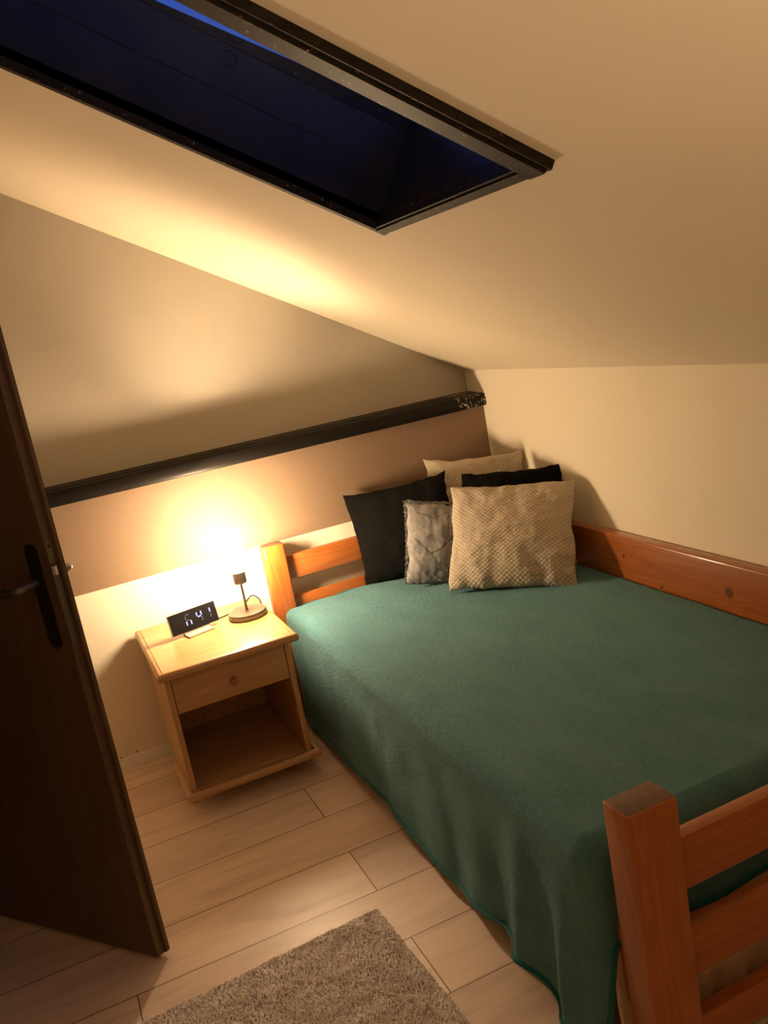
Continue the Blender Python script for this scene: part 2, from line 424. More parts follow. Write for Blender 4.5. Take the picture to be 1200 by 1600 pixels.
for a, b, c, d in ((S0 - .07, S1 + .07, YB - .09, YB - .0), (S0 - .07, S0 + .0, YB, YA + .005), (S1, S1 + .07, YB, YA + .005)):
    bar(bm, a, b, c, d, D + .006, D + .05)
prism(bm, [cp(S0 - .07, YA + .005, D + .006), cp(S0 + .10, YA + .005, D + .006), cp(S1 + .07, YA + .005, D + .006), cp(S1 + .07, YA + .005, D + .010), cp(S0 + .95, YA + .005, D + .012), cp(S0 + .62, YA + .005, D + .024), cp(S0 + .34, YA + .005, D + .040), cp(S0 + .12, YA + .005, D + .052), cp(S0 - .07, YA + .005, D + .052)], (0, .085, 0))
part(bm, 'sash', M['sash'], w1)
bm = B()   # pivot catch on the near frame
bar(bm, S0 + .40, S0 + .46, YB + .013, YB + .028, .012, .034); bar(bm, S0 + .425, S0 + .437, YB + .022, YB + .030, .0, .050)
part(bm, 'catch', M['black'], w1)

# black rail on the back wall
bm = B()
prof = [(0, 1.1165), (0, 1.109), (-.024, 1.109), (-.030, 1.112), (-.033, 1.118), (-.033, 1.154), (-.030, 1.160), (-.022, 1.163), (-.020, 1.159), (-.014, 1.159), (-.012, 1.165), (.030, 1.166), (.032, 1.162), (.037, 1.162), (.039, 1.168), (GY - .0005, 1.172), (GY - .0005, 1.1165)]
prism(bm, [(XL, y, z) for y, z in prof], (-XL - .001, 0, 0))
t1 = st(fin(bm, 'trim_1', M['trim'], None, .6), 'black moulded wooden rail along the gable wall')
bm = B()
prism(bm, [(XL, 0, 0), (XL, -.016, 0), (XL, -.016, .010), (XL, -.012, .026), (XL, -.008, .034), (XL, -.006, .044), (XL, 0, .048)], (-XL, 0, 0))
st(fin(bm, 'baseboard_back', M['skirting'], None, .6), 'narrow white skirting at the foot of the gable wall')

bm = B()
for x, z in ((-1.880, .052), (-1.816, .056)):
    bmesh.ops.create_uvsphere(bm, u_segments=10, v_segments=6, radius=.0035, matrix=Matrix.Translation((x, -.001, z)))
o = fin(bm, 'nail_mark', M['dark_x']); o.parent = bpy.data.objects['baseboard_back']

# ------------------------------------------------------------------ door
F = V((-1.898, -1.248, 0)); ang = math.atan2(-.781, .625); W = .80
ex = V((.625, -.781, 0))
d1 = thing('door_1', 'dark brown veneered door standing ajar, with a dark plate and lever handle', loc=tuple(F - ex * W), kind='structure')
d1.rotation_euler = (0, 0, ang)
bm = B(); z0, z1 = .014, 2.0
# plan outline of the leaf, rebated along its free edge (camera side is -y)
pl = [(0, 0), (W, 0), (W, -.014), (W - .010, -.014), (W - .010, -.040), (0, -.040)]
vs = prism(bm, [(x, y, z0) for x, y in pl], (0, 0, z1 - z0))
bmesh.ops.bevel(bm, geom=[e_ for e_ in bm.edges], offset=.0015, segments=2, affect='EDGES')
leaf = lpart(bm, 'door_leaf', M['dark_z'], d1)
def rounded_plate(bm, cx, z0, z1, w, y0, y1, seg=10):
    r = w / 2; pts = []
    for k in range(seg + 1): a = PI * k / seg; pts.append((cx + r * math.cos(a), y0, z1 - r + r * math.sin(a)))
    for k in range(seg + 1): a = PI + PI * k / seg; pts.append((cx + r * math.cos(a), y0, z0 + r + r * math.sin(a)))
    prism(bm, pts, (0, y1 - y0, 0))
px = W - .060
bm = B(); rounded_plate(bm, px, .926, 1.203, .040, -.040, -.046)
bmesh.ops.bevel(bm, geom=[e_ for e_ in bm.edges if abs(e_.verts[0].co.y + .046) < 1e-4 and abs(e_.verts[1].co.y + .046) < 1e-4], offset=.002, segments=2, affect='EDGES')
pl_ = lpart(bm, 'handle_plate', M['bronze'], d1)
bm = B(); lathe(bm, [(0, 0), (.011, 0), (.011, .006), (.0, .006)], (0, 0, 0), 24)
bmesh.ops.rotate(bm, verts=bm.verts, matrix=Matrix.Rotation(PI / 2, 3, 'X'))
bmesh.ops.translate(bm, verts=bm.verts, vec=(px, -.046, 1.106))
o = lpart(bm, 'collar', M['bronze'], pl_)
bm = B()
lever = catmull([(px, -.046, 1.106), (px, -.075, 1.105), (px - .006, -.098, 1.102), (px - .030, -.108, 1.099), (px - .07, -.108, 1.097), (px - .118, -.106, 1.095)], 8)
tube(bm, lever, [.0108] * (len(lever) - 1) + [.008], 16)
o = lpart(bm, 'lever', M['steel'], pl_, .8)
# other side's lever, its tip shows past the door edge
bm = B(); rounded_plate(bm, px, .926, 1.203, .040, .006, 0.0); pl2 = lpart(bm, 'handle_plate', M['bronze'], d1)
bm = B()
lever = catmull([(px, .006, 1.110), (px, .040, 1.110), (px - .004, .058, 1.110), (px - .03, .066, 1.106), (px - .118, .066, 1.10)], 8)
tube(bm, lever, .0095, 16); lpart(bm, 'lever', M['nickel'], pl2, .8)
# lock plate let into the free edge (local x = W-.010)
bm = B(); rounded_plate(bm, 0, .930, 1.207, .020, 0, .0012)
bmesh.ops.rotate(bm, verts=bm.verts, matrix=Matrix.Rotation(PI / 2, 3, 'Z'))
bmesh.ops.translate(bm, verts=bm.verts, vec=(W - .0088, -.0275, 0))
lk = lpart(bm, 'lock_plate', M['steel'], d1)
bm = B(); prism(bm, [(W - .009, -.036, 1.120), (W + .002, -.036, 1.120), (W + .002, -.030, 1.120), (W - .009, -.020, 1.120)], (0, 0, .022)); lpart(bm, 'latch', M['latch'], lk)
bm = B(); box(bm, (W - .0088, -.0375, 1.1425), (W - .0080, -.0185, 1.1475)); lpart(bm, 'latch_slot', M['black'], lk)
bm = B(); lathe(bm, [(0, 0), (.0042, 0), (.0042, .0015), (0, .0015)], (0, 0, 0), 16)
bmesh.ops.rotate(bm, verts=bm.verts, matrix=Matrix.Rotation(PI / 2, 3, 'Y')); bmesh.ops.translate(bm, verts=bm.verts, vec=(W - .0088, -.0275, 1.192)); lpart(bm, 'screw', M['black'], lk)
bm = B(); box(bm, (W - .0088, -.033, .985), (W - .0080, -.022, 1.03), .0003, 1); lpart(bm, 'deadbolt', M['steel'], lk)
# door frame in the left wall
bm = B()
box(bm, (XL - .11, DY1 - .03, 0), (XL + .012, DY1 + .04, DZ + .04)); box(bm, (XL - .11, DY0 - .04, 0), (XL + .012, DY0 + .03, DZ + .04)); box(bm, (XL - .11, DY0, DZ - .01), (XL + .012, DY1, DZ + .04))
st(fin(bm, 'trim_2', M['dark_z']), 'dark brown door frame in the wall')

# ------------------------------------------------------------------ bed
bed = thing('bed', 'orange pine bed frame against the knee wall, slatted headboard and footboard', 'bed', (-.56, -1.2, 0))
def post(x0, x1, y0, y1, z1, bev=.006):
    bm = B(); box(bm, (x0, y0, 0), (x1, y1, z1), bev, 3)
    for f in bm.faces:
        f.normal_update()
        if f.normal.z > .95: f.material_index = 1
    return part(bm, 'bed_post', [M['pine_z'], M['end_grain']], bed, .7)
post(-1.156, -1.062, -.112, -.042, .764, .012); post(-.115, -.052, -.112, -.042, .764, .012)
post(-1.092, -.975, -2.315, -2.238, .632); post(-.125, -.010, -2.315, -2.238, .632)
for z0, z1 in ((.597, .697), (.40, .519), (.20, .34)):
    bm = B(); box(bm, (-1.066, -.082, z0), (-.112, -.056, z1), .003, 2); part(bm, 'headboard_rail', M['pine_x'], bed, .7)
for z0, z1 in ((.402, .518), (.203, .313), (.02, .104)):
    bm = B(); box(bm, (-.98, -2.286, z0), (-.12, -2.252, z1), .003, 2); part(bm, 'footboard_rail', M['pine_x'], bed, .7)
bm = B(); box(bm, (-.050, -2.24, .36), (-.006, -.045, .662), .007, 3); part(bm, 'guard_board', M['guard'], bed, .7)
bm = B(); box(bm, (-1.062, -2.24, .12), (-1.037, -.11, .30), .003, 2); part(bm, 'side_rail', M['pine_y'], bed, .7)
bm = B(); box(bm, (-.085, -2.24, .16), (-.06, -.11, .34), .003, 2); part(bm, 'side_rail', M['pine_y'], bed, .7)
for k in range(14):
    y = -.22 - k * .148; bm = B(); box(bm, (-1.037, y - .035, .278), (-.085, y + .035, .296)); part(bm, 'slat', M['pine_x'], bed)

mt = B(); box(mt, (-1.075, -2.15, .297), (-.062, -.115, .488), .035, 4)
mt = fin(mt, 'mattress', M['mattress'], None, .9, (-.56, -1.15, .297)); mt['label'] = 'cream mattress lying under the green blanket, glimpsed between the foot rails'; mt['category'] = 'mattress'
# sheet hanging down at the foot end
bm = B(); nx, nzz = 120, 26; g = []
for i in range(nx + 1):
    col = []
    x = -1.088 + 1.02 * i / nx
    for j in range(nzz + 1):
        t = j / nzz
        z = .485 - t * (.462 + .006 * nz(x * 5, 3.1))
        y = -2.156 - .012 * ss(0, .15, t) - t * .022 * (1 + nz(x * 17, t * 2.5, 1.) * .9) - .010 * nz(x * 40, t * 9, 4.) * t
        col.append(bm.verts.new((x, y, z)))
    g.append(col)
for i in range(nx):
    for j in range(nzz): bm.faces.new((g[i][j], g[i + 1][j], g[i + 1][j + 1], g[i][j + 1]))
sh = fin(bm, 'bed_sheet', M['sheet'], None, 3.2, (-.56, -2.16, .3)); md = sh.modifiers.new('s', 'SOLIDIFY'); md.thickness = .002
sh['label'] = 'crumpled peach sheet hanging behind the lower footboard rails'; sh['category'] = 'sheet'

# blanket
bl = thing('blanket', 'green fleece blanket spread over the bed, hanging down its open side', 'blanket', (-.6, -1.15, .5))
YH, YF, ZT = -.095, -2.185, .498
XR = -1.118
def section(u, y):
    """u in metres along the cloth from the wall side; returns point before folds"""
    x0 = -.056; flat = (x0 - (XR + .05)); arc = .05 * PI / 2
    if u < flat:
        x = x0 - u; z = ZT
    elif u < flat + arc:
        a = (u - flat) / .05; x = XR + .05 - .05 * math.sin(a); z = ZT - .05 + .05 * math.cos(a)
    else:
        x = XR; z = ZT - .05 - (u - flat - arc)
    return x, z, flat, arc
def hemz(y):
    return .050 + .010 * math.sin(y * 5.) + .035 * ss(-1.45, -1.85, y) - .06 * ss(-1.93, -2.05, y) + .01 * nz(y * 6, 7.)
def bpoint(u, y, total):
    x, z, flat, arc = section(u, y)
    top_w = 1 - ss(flat - .02, flat + arc, u)
    if u <= flat + arc:
        z += (.0035 * nz(x * 3.2, y * 3.2, 2.) + .0022 * nz(x * 9 + y * 2, y * 7, 5.)) * top_w
        z += .007 * ss(.5, .0, abs(u - flat)) * 0
        # tiny drag wrinkles near the head corner
        z += .0022 * math.sin((x * 34 + y * 20)) * ss(-.9, -.3, y) * ss(-.45, -.9, x) * top_w
        # sag towards the head edge and the corners
        z -= .020 * ss(-.16, -.095, y) * top_w
    hang = max(0., (u - flat - arc * .6)); L = total - flat - arc * .6; t = hang / L
    if t > 0:
        f = ss(0, 1, t)
        fold = (math.sin(y * 21 + 1.2 * math.sin(y * 4.3)) * .5 + nz(y * 5.5, 2.2) * .9 + .35 * nz(y * 16, t * 1.4, 8.))
        amp = .005 + .012 * ss(-1.2, -2.0, y)
        x -= t * .020 + f * fold * amp
        # the two standing pleats near the foot post
        for yc, wd, am in ((-1.915, .050, .034), (-2.085, .040, .030)):
            x -= am * f * math.exp(-((y - yc) / wd) ** 2)
        x += .014 * f * math.exp(-((y + 2.02) / .05) ** 2)
        x += .016 * f * ss(-.25, -.09, y)
        x -= .004 * nz(y * 11, z * 9, 3.) * ss(0, .3, t)
    return V((x, y, z))
NU, NV = 190, 250
YC = -2.132                     # where the foot corner starts to turn
bm = B(); G = []
for j in range(NV + 1):
    y = YH + (YC - YH) * j / NV
    _, _, flat, arc = section(0, y)
    total = flat + arc + (ZT - .05 - hemz(y))
    row = []
    for i in range(NU + 1):     # denser sampling on the hanging side
        s = i / NU
        if s < .5: u = flat * (s / .5)
        else: u = flat + (total - flat) * ((s - .5) / .5)
        row.append(bm.verts.new(bpoint(u, y, total)))
    G.append(row)
for j in range(NV):
    for i in range(NU): bm.faces.new((G[j][i], G[j][i + 1], G[j + 1][i + 1], G[j + 1][i]))
NH = NU // 2                    # index where the rounded edge starts
last = [v.co.copy() for v in G[-1]]
cxn, cyn = XR + .05, YC
def skirt_row(phi, along, hz):
    """column of the skirt: phi 0 = hanging on the open side, 90 deg = over the foot end; along = metres along the end"""
    col = []
    for i in range(NH, NU + 1):
        p = last[i]; out = cxn - p.x; h0 = last[NU].z
        z = p.z
        if z < ZT - .05: z = ZT - .05 - (ZT - .05 - p.z) * (ZT - .05 - hz) / (ZT - .05 - h0)
        t = max(0, (ZT - .05 - z) / .45)
        if phi < PI / 2 - 1e-6 or along == 0:
            o2 = .05 + (out - .05) * (1 - ss(0, PI / 2, phi)) if out > .05 else out
            if out > .05: o2 += .010 * math.sin(phi * 2) * t + .004 * t * math.sin(phi * 5)
            q = V((cxn - o2 * math.cos(phi), cyn - o2 * math.sin(phi), z))
        else:
            o2 = min(out, .05) + .010 * t * (nz(along * 9, t * 1.2, 6.) + .5) * 1.6
            q = V((cxn + along, cyn - o2, z))
        col.append(q)
    return col
rows = [G[-1][NH:]]
NP = 18
for k in range(1, NP + 1):
    ph = PI / 2 * k / NP
    hz = hemz(YC) + (.262 - hemz(YC)) * ss(.35, 1., k / NP)
    c_ = skirt_row(ph, 0, hz)
    rows.append([G[-1][NH]] + [bm.verts.new(q) for q in c_[1:]])
for A_, B_ in zip(rows, rows[1:]):
    for i in range(len(A_) - 1):
        f = [A_[i], A_[i + 1], B_[i + 1], B_[i]]
        f = [v for n_, v in enumerate(f) if v not in f[:n_]]
        bm.faces.new(f)
ends = [rows[-1]]
for i in range(NH - 1, -1, -1):
    al_ = G[-1][i].co.x - cxn
    hz = .262 + .010 * nz(al_ * 3, 9.)
    c_ = skirt_row(PI / 2, al_, hz)
    ends.append([G[-1][i]] + [bm.verts.new(q) for q in c_[1:]])
for A_, B_ in zip(ends, ends[1:]):
    for i in range(len(A_) - 1): bm.faces.new((A_[i], A_[i + 1], B_[i + 1], B_[i]))
hem_side = [v.co.copy() for v in [r[-1] for r in G]]
hem_head = [v.co.copy() for v in G[0]]
hem_flap = [r[-1].co.copy() for r in rows[1:]] + [r[-1].co.copy() for r in ends[1:]]
cl = part(bm, 'fleece', M['blanket'], bl, 3.2)
md = cl.modifiers.new('s', 'SOLIDIFY'); md.thickness = .005; md.offset = 0
bm = B()
for pts, r in ((hem_side, .0105), (hem_head[4:], .0075), (hem_flap, .011)):
    tube(bm, pts[::2] if len(pts) > 150 else pts, r, 8, flat=.7)
h = part(bm, 'hem', M['hem'], bl, 3.2); h['label'] = 'brighter teal bound edge'

# ------------------------------------------------------------------ cushions
def cushion(name, label, q, w, h, T, mat, seed, pinch=.035, wrinkle=.006, lines=None, n=90, shift=0., thing_cat='cushion', fall=.5):
    bx, by, bz, yaw, lean, roll = q
    u = V((math.cos(yaw), math.sin(yaw), 0)); b = V((-math.sin(yaw), math.cos(yaw), 0))
    v = math.cos(lean) * V((0, 0, 1)) + math.sin(lean) * b
    c, s = math.cos(roll), math.sin(roll); X = c * u + s * v; Z = -s * u + c * v; Y = Z.cross(X)
    bm = B(); grids = []
    lay = None
    for side in (-1, 1):
        g = []
        for i in range(n + 1):
            row = []
            # cosine spacing keeps the rim rounded
            a = -math.cos(PI * i / n)
            for j in range(n + 1):
                e_ = -math.cos(PI * j / n)
                if side == 1 and (i in (0, n) or j in (0, n)): row.append(grids[0][i][j]); continue
                pa = 1 - pinch * 2 * (1 - e_ * e_) ** .8; pe = 1 - pinch * 2 * (1 - a * a) ** .8
                x = a * w / 2 * pa; z = e_ * h / 2 * pe
                x += (.010 * nz(e_ * 2.3, seed, a) + .003 * nz(e_ * 8, seed, a)) * abs(a) ; z += (.010 * nz(a * 2.3, seed + 9, e_) + .003 * nz(a * 8, seed, e_)) * abs(e_)
                prof = ((1 - a * a) * (1 - e_ * e_))
                t = T / 2 * (max(prof, 0) ** fall) * (1 - .0 * e_)
                t *= 1 + .14 * (-e_) * (1 - abs(a) * .3)       # filling settles to the bottom
                r = math.hypot(a, e_)
                wr = wrinkle * (nz(a * 3.1 + seed, e_ * 3.1, side * 2.) + .45 * nz(a * 8 + seed, e_ * 8, side * 5.))
                # radiating tucks at the corners and along the seam
                edge = (1 - (1 - abs(a) ** 6) * (1 - abs(e_) ** 6))
                tuck = wrinkle * .55 * math.sin((a * 17 if abs(e_) > abs(a) else e_ * 17) + seed) * edge
                env = min(1., prof * 5)
                y = side * (t + (wr * env + tuck * min(1., prof * 14)))
                if side == 1 and y < .001: y = .001
                if side == -1 and y > -.001 and not (i in (0, n) or j in (0, n)): y = -.001
                if i in (0, n) or j in (0, n): y = .003 * nz(a * 5, e_ * 5, seed)
                row.append(bm.verts.new((x, y, z + h / 2)))
            g.append(row)
        grids.append(g)
        for i in range(n):
            for j in range(n):
                f = bm.faces.new((g[i][j], g[i + 1][j], g[i + 1][j + 1], g[i][j + 1]))
                if lines and side == -1:
                    cen = sum((k.co for k in f.verts), V()) / 4
                    P2 = V((cen.x / w * 2, (cen.z - h / 2) / h * 2))
                    for pl2_, th in lines:
                        hit = False
                        for A_, B_ in zip(pl2_, pl2_[1:]):
                            A2, B2 = V(A_), V(B_); dd = B2 - A2; tt = max(0, min(1, (P2 - A2).dot(dd) / dd.length_squared))
                            if (P2 - A2 - dd * tt).length < th: hit = True; break
                        if hit: f.material_index = 1; break
    mats = [mat] + ([M['print_line']] if lines else [])
    o = fin(bm, name, mats, None, 3.2)
    mw = Matrix(((X.x, Y.x, Z.x, bx), (X.y, Y.y, Z.y, by), (X.z, Y.z, Z.z, bz), (0, 0, 0, 1)))
    o.matrix_world = mw
    o['label'] = label; o['category'] = thing_cat
    rim = [grids[0][k][0] for k in range(1)]
    return o, mw
G_ = 'cushions piled at the head of the bed'
c1, _ = cushion('cushion', 'beige quilted cushion at the very back in the corner, only its top showing', (-.262, -.262, .503, -.552, .25, -.044), .43, .450, .12, M['quilt'], 1.3, .05, .011)
c2, _ = cushion('cushion', 'black cushion behind the big beige one, its top edge showing by the knee wall', (-.235, -.52, .503, -.588, .28, -.037), .41, .405, .09, M['blackfab'], 4.1, .035, .009)
c3, _ = cushion('cushion', 'square black cushion leaning on the headboard, leftmost of the pile', (-.575, -.245, .500, -.603, .20, .10), .455, .41, .11, M['blackfab'], 7.7, .045)
L4 = [([(-.75, .1), (-.35, -.25), (-.05, -.15), (.45, .28), (.9, .42)], .022), ([(-.05, -.15), (.15, .15), (.2, .75)], .014), ([(-.35, -.25), (-.1, -.55), (.15, -.85)], .018),
      ([(.05, -.7), (-.15, -.62), (-.25, -.75), (-.1, -.86), (.1, -.8), (.18, -.62), (.05, -.5)], .020), ([(.35, .2), (.25, -.1), (.3, -.4)], .012), ([(-.7, .75), (-.2, .6), (.2, .75)], .010)]
c4, m4 = cushion('cushion', 'small grey cushion with a dark leafy print, between the black and beige ones', (-.540, -.428, .502, -.301, .27, -.185), .285, .33, .085, M['greyprint'], 2.6, .02, .004, L4, 130)
bm = B()   # frayed flange round the grey cushion
rnd = random.Random(4)
n = 60; loops = []
w4, h4 = .285, .33
per = []
for k in range(4 * n):
    s, t = divmod(k, n); t = t / n * 2 - 1
    a, e_ = [(t, -1), (1, t), (-t, 1), (-1, -t)][s]
    pa = 1 - .04 * (1 - e_ * e_); pe = 1 - .04 * (1 - a * a)
    per.append(((a * w4 / 2 * pa, e_ * h4 / 2 * pe + h4 / 2), (a * (1 if abs(a) == 1 else 0), e_ * (1 if abs(e_) == 1 else 0))))
ins = [bm.verts.new((p[0] * .985, -.001, (p[1] - h4 / 2) * .985 + h4 / 2)) for p, d in per]
outs = [bm.verts.new((p[0] + d[0] * (.007 + .006 * rnd.random()), .004 * rnd.uniform(-1, 1), max(.0, p[1] + d[1] * (.006 + .006 * rnd.random())))) for p, d in per]
for k in range(4 * n):
    l = (k + 1) % (4 * n); bm.faces.new((ins[k], ins[l], outs[l], outs[k]))
o = fin(bm, 'frayed_edge', M['fringe']); md = o.modifiers.new('s', 'SOLIDIFY'); md.thickness = .002; o.parent = c4
c5, _ = cushion('cushion', 'large beige quilted cushion in front of the pile, facing the room', (-.390, -.722, .503, -.626, .60, -.070), .492, .430, .150, M['quilt'], 9.2, .026, .0085, fall=.44)
for c in (c1, c2, c3, c4, c5): c['group'] = G_

# ------------------------------------------------------------------ nightstand
ns = thing('nightstand', 'honey pine nightstand with one drawer above an open shelf, beside the bed', 'nightstand', (-1.458, -.31, 0))
X0, X1, YB_, YF_ = -1.69, -1.238, -.02, -.578
tp = B(); box(tp, (-1.690, -.590, .527), (-1.226, -.022, .5525), .0008, 1); tp = part(tp, 'top', M['nighttop'], ns, .7)
# half-round moulding framing the top on three sides, mitred
def mould(bm, z0, z1, xo0, xo1, yo, w, yb):
    r = (z1 - z0) / 2; pr = []
    pr = [(0, z0), (0, z1), (w - r * .8, z1)]
    for k in range(1, 8): a = PI / 2 - PI * k / 8; pr.append((w - r * .8 + math.cos(a) * r * .8, (z0 + z1) / 2 + r * math.sin(a)))
    pr.append((w - r * .8, z0))
    def ring(fn): return [bm.verts.new(fn(d, z)) for d, z in pr]
    R_ = [ring(lambda d, z: (xo0 + w - d, yb, z)), ring(lambda d, z: (xo0 + w - d, yo + w - d, z)), ring(lambda d, z: (xo1 - w + d, yo + w - d, z)), ring(lambda d, z: (xo1 - w + d, yb, z))]
    m = len(pr)
    for A, Bq in zip(R_, R_[1:]):
        for k in range(m): l = (k + 1) % m; bm.faces.new((A[k], A[l], Bq[l], Bq[k]))
    bm.faces.new(R_[0]); bm.faces.new(R_[-1][::-1])
bm = B(); mould(bm, .5225, .5530, -1.712, -1.205, -.611, .0205, -.022); o = part(bm, 'edge_moulding', M['light_x'], ns, .6)
for xa in (X0, X1 - .02):
    bm = B(); box(bm, (xa, YF_, .05), (xa + .02, YB_ - .002, .5262), .0015, 1); part(bm, 'side_panel', M['light_z'], ns)
bm = B(); box(bm, (X0 + .02, -.034, .09), (X1 - .02, -.024, .5262)); part(bm, 'back_panel', M['light_z'], ns)
bm = B(); box(bm, (X0 + .0205, -.570, .076), (X1 - .0205, -.035, .094), .001, 1); part(bm, 'shelf', M['light_x'], ns)
bm = B(); mould(bm, .064, .0945, -1.710, -1.209, -.604, .0195, -.30); part(bm, 'base_moulding', M['light_x'], ns, .6)
bm = B(); box(bm, (X0 + .022, -.577, .387), (X1 - .022, -.556, .5195), .0025, 2)
dr = part(bm, 'drawer', M['light_x'], ns, .6)
bm = B()
box(bm, (X0 + .030, -.555, .395), (X0 + .040, -.06, .50)); box(bm, (X1 - .040, -.555, .395), (X1 - .030, -.06, .50)); box(bm, (X0 + .04, -.555, .398), (X1 - .04, -.06, .404)); box(bm, (X0 + .04, -.07, .404), (X1 - .04, -.06, .50))
part(bm, 'drawer_box', M['light_y'], dr)
bm = B(); lathe(bm, [(0, -.004), (.0075, -.004), (.0075, .004), (.0095, .010), (.0135, .016), (.0145, .021), (.0125, .026), (.007, .029), (0, .030)], (0, 0, 0), 32)
bmesh.ops.rotate(bm, verts=bm.verts, matrix=Matrix.Rotation(PI / 2, 3, 'X')); bmesh.ops.translate(bm, verts=bm.verts, vec=(-1.461, -.577, .447))
part(bm, 'knob', M['pine_x'], dr, .9)
for x in (X0 + .03, X1 - .06):
    for y in (-.36, -.08):
        bm = B(); box(bm, (x, y - .015, 0), (x + .03, y + .015, .0755)); part(bm, 'foot', M['light_z'], ns)

# ------------------------------------------------------------------ lamp
ZN = .5532
LX, LY = -1.297, -.248
lamp = thing('table_lamp', 'brushed metal table lamp lit on the nightstand, small frosted shade', 'lamp', (LX, LY, ZN))
c0 = (LX, LY, ZN)
bm = B(); lathe(bm, [(0, 0), (.068, 0), (.0735, .001), (.0745, .003), (.0745, .019), (.073, .0215), (.060, .0228), (.012, .0250), (.0075, .0265), (.0, .0265)], c0, 64); part(bm, 'base', M['nickel'], lamp, .6)
bm = B(); lathe(bm, [(0, .025), (.0055, .025), (.0048, .030), (.0048, .136), (0, .136)], c0, 24); part(bm, 'stem', M['nickel'], lamp, .6)
bm = B(); lathe(bm, [(0, .134), (.021, .134), (.0240, .1355), (.0250, .139), (.0250, .150), (.0250, .181), (.0225, .181), (.0222, .150), (0, .146)], c0, 48); part(bm, 'socket', M['nickel'], lamp, .6)
m, nt, p = new_mat('lit_frosted_glass'); p.inputs['Base Color'].default_value = (.9, .85, .75, 1); p.inputs['Roughness'].default_value = .6
LC = (1., .72, .43)
p.inputs['Emission Color'].default_value = (*LC, 1); p.inputs['Emission Strength'].default_value = 350.
bm = B(); lathe(bm, [(.0215, .172), (.0215, .186), (.030, .196), (.0360, .212), (.0385, .250), (.0385, .338), (.0370, .338), (.0370, .250), (.0345, .213), (.0285, .198), (.0200, .189), (.0200, .172), (.0215, .172)], c0, 48)
part(bm, 'shade', m, lamp, .9)
m2 = simple('bulb_glass', (.9, .9, .85), .4, emis=LC, est=60.)
bm = B(); lathe(bm, [(0, .150), (.008, .150), (.009, .185), (.014, .200), (.014, .215), (.009, .226), (0, .229)], c0, 32); part(bm, 'bulb', m2, lamp, .9)
bm = B()
cpts = catmull([(LX + .0, LY + .070, ZN + .006), (LX + .006, LY + .10, ZN + .004), (LX + .03, LY + .125, ZN + .020), (LX + .058, LY + .135, ZN + .034), (LX + .078, LY + .120, ZN + .020), (LX + .080, LY + .095, ZN + .004)], 8)
tube(bm, cpts, .0027, 8)
cpts = catmull([(LX + .006, LY + .10, ZN + .004), (LX - .02, LY + .085, ZN + .016), (LX - .07, LY + .06, ZN + .008), (LX - .13, LY + .07, ZN + .003), (LX - .19, LY + .13, ZN + .003), (LX - .22, LY + .20, ZN + .003)], 8)
tube(bm, cpts, .0027, 8)
part(bm, 'cord', M['cord'], lamp, 1.)

# light leaving the shade's open top (the bulb itself)
sp = bpy.data.lights.new('bulb_beam', 'SPOT'); sp.energy = 84.; sp.color = LC; sp.spot_size = math.radians(84); sp.spot_blend = 1.; sp.shadow_soft_size = .016
so = bpy.data.objects.new('bulb_beam', sp); C.objects.link(so); so.location = (LX, LY, ZN + .300); so.rotation_euler = V((.17, .04, 1)).to_track_quat('-Z', 'Y').to_euler()

# unseen fill light added behind the viewer, brightening the ceiling and right wall
al = bpy.data.lights.new('rear_ceiling_fill', 'AREA'); al.shape = 'DISK'; al.size = .9; al.energy = 10.5; al.color = (1., .74, .46)
ao = bpy.data.objects.new('rear_ceiling_fill', al); C.objects.link(ao); ao.location = (-1.7, -3.5, 1.15)
ao.rotation_euler = (V((.12, .10, 1))).to_track_quat('-Z', 'Y').to_euler()

# ------------------------------------------------------------------ clock
ck = thing('alarm_clock', 'slim black mirror-faced digital alarm clock on the nightstand', 'clock')
yaw, lean, roll = .238, .20, 0.
u = V((math.cos(yaw), math.sin(yaw), 0)); b = V((-math.sin(yaw), math.cos(yaw), 0))
ck.matrix_world = Matrix(((u.x, b.x, 0, -1.501), (u.y, b.y, 0, -.262), (0, 0, 1, ZN), (0, 0, 0, 1)))
tilt = Matrix.Translation((0, 0, .014)) @ Matrix.Rotation(-lean, 4, 'X')
def tl(bm): bmesh.ops.transform(bm, matrix=tilt, verts=bm.verts); return bm
HW, HH = .097, .080
bm = B(); box(bm, (-HW, .0, 0), (HW, .016, HH), .002, 2); cs = lpart(tl(bm), 'case', M['silver'], ck, .6)
bm = B(); box(bm, (-HW + .001, -.0018, .001), (HW - .001, .0, HH - .001), .0005, 1); scn = lpart(tl(bm), 'screen', M['screen'], ck)
bm = B()
prism(bm, [(-.05, -.040, 0), (-.05, -.040, .005), (-.05, -.004, .0065), (-.05, .004, .022), (-.05, .014, .022), (-.05, .022, 0)], (.104, 0, 0))
lpart(bm, 'stand', M['silver'], ck)
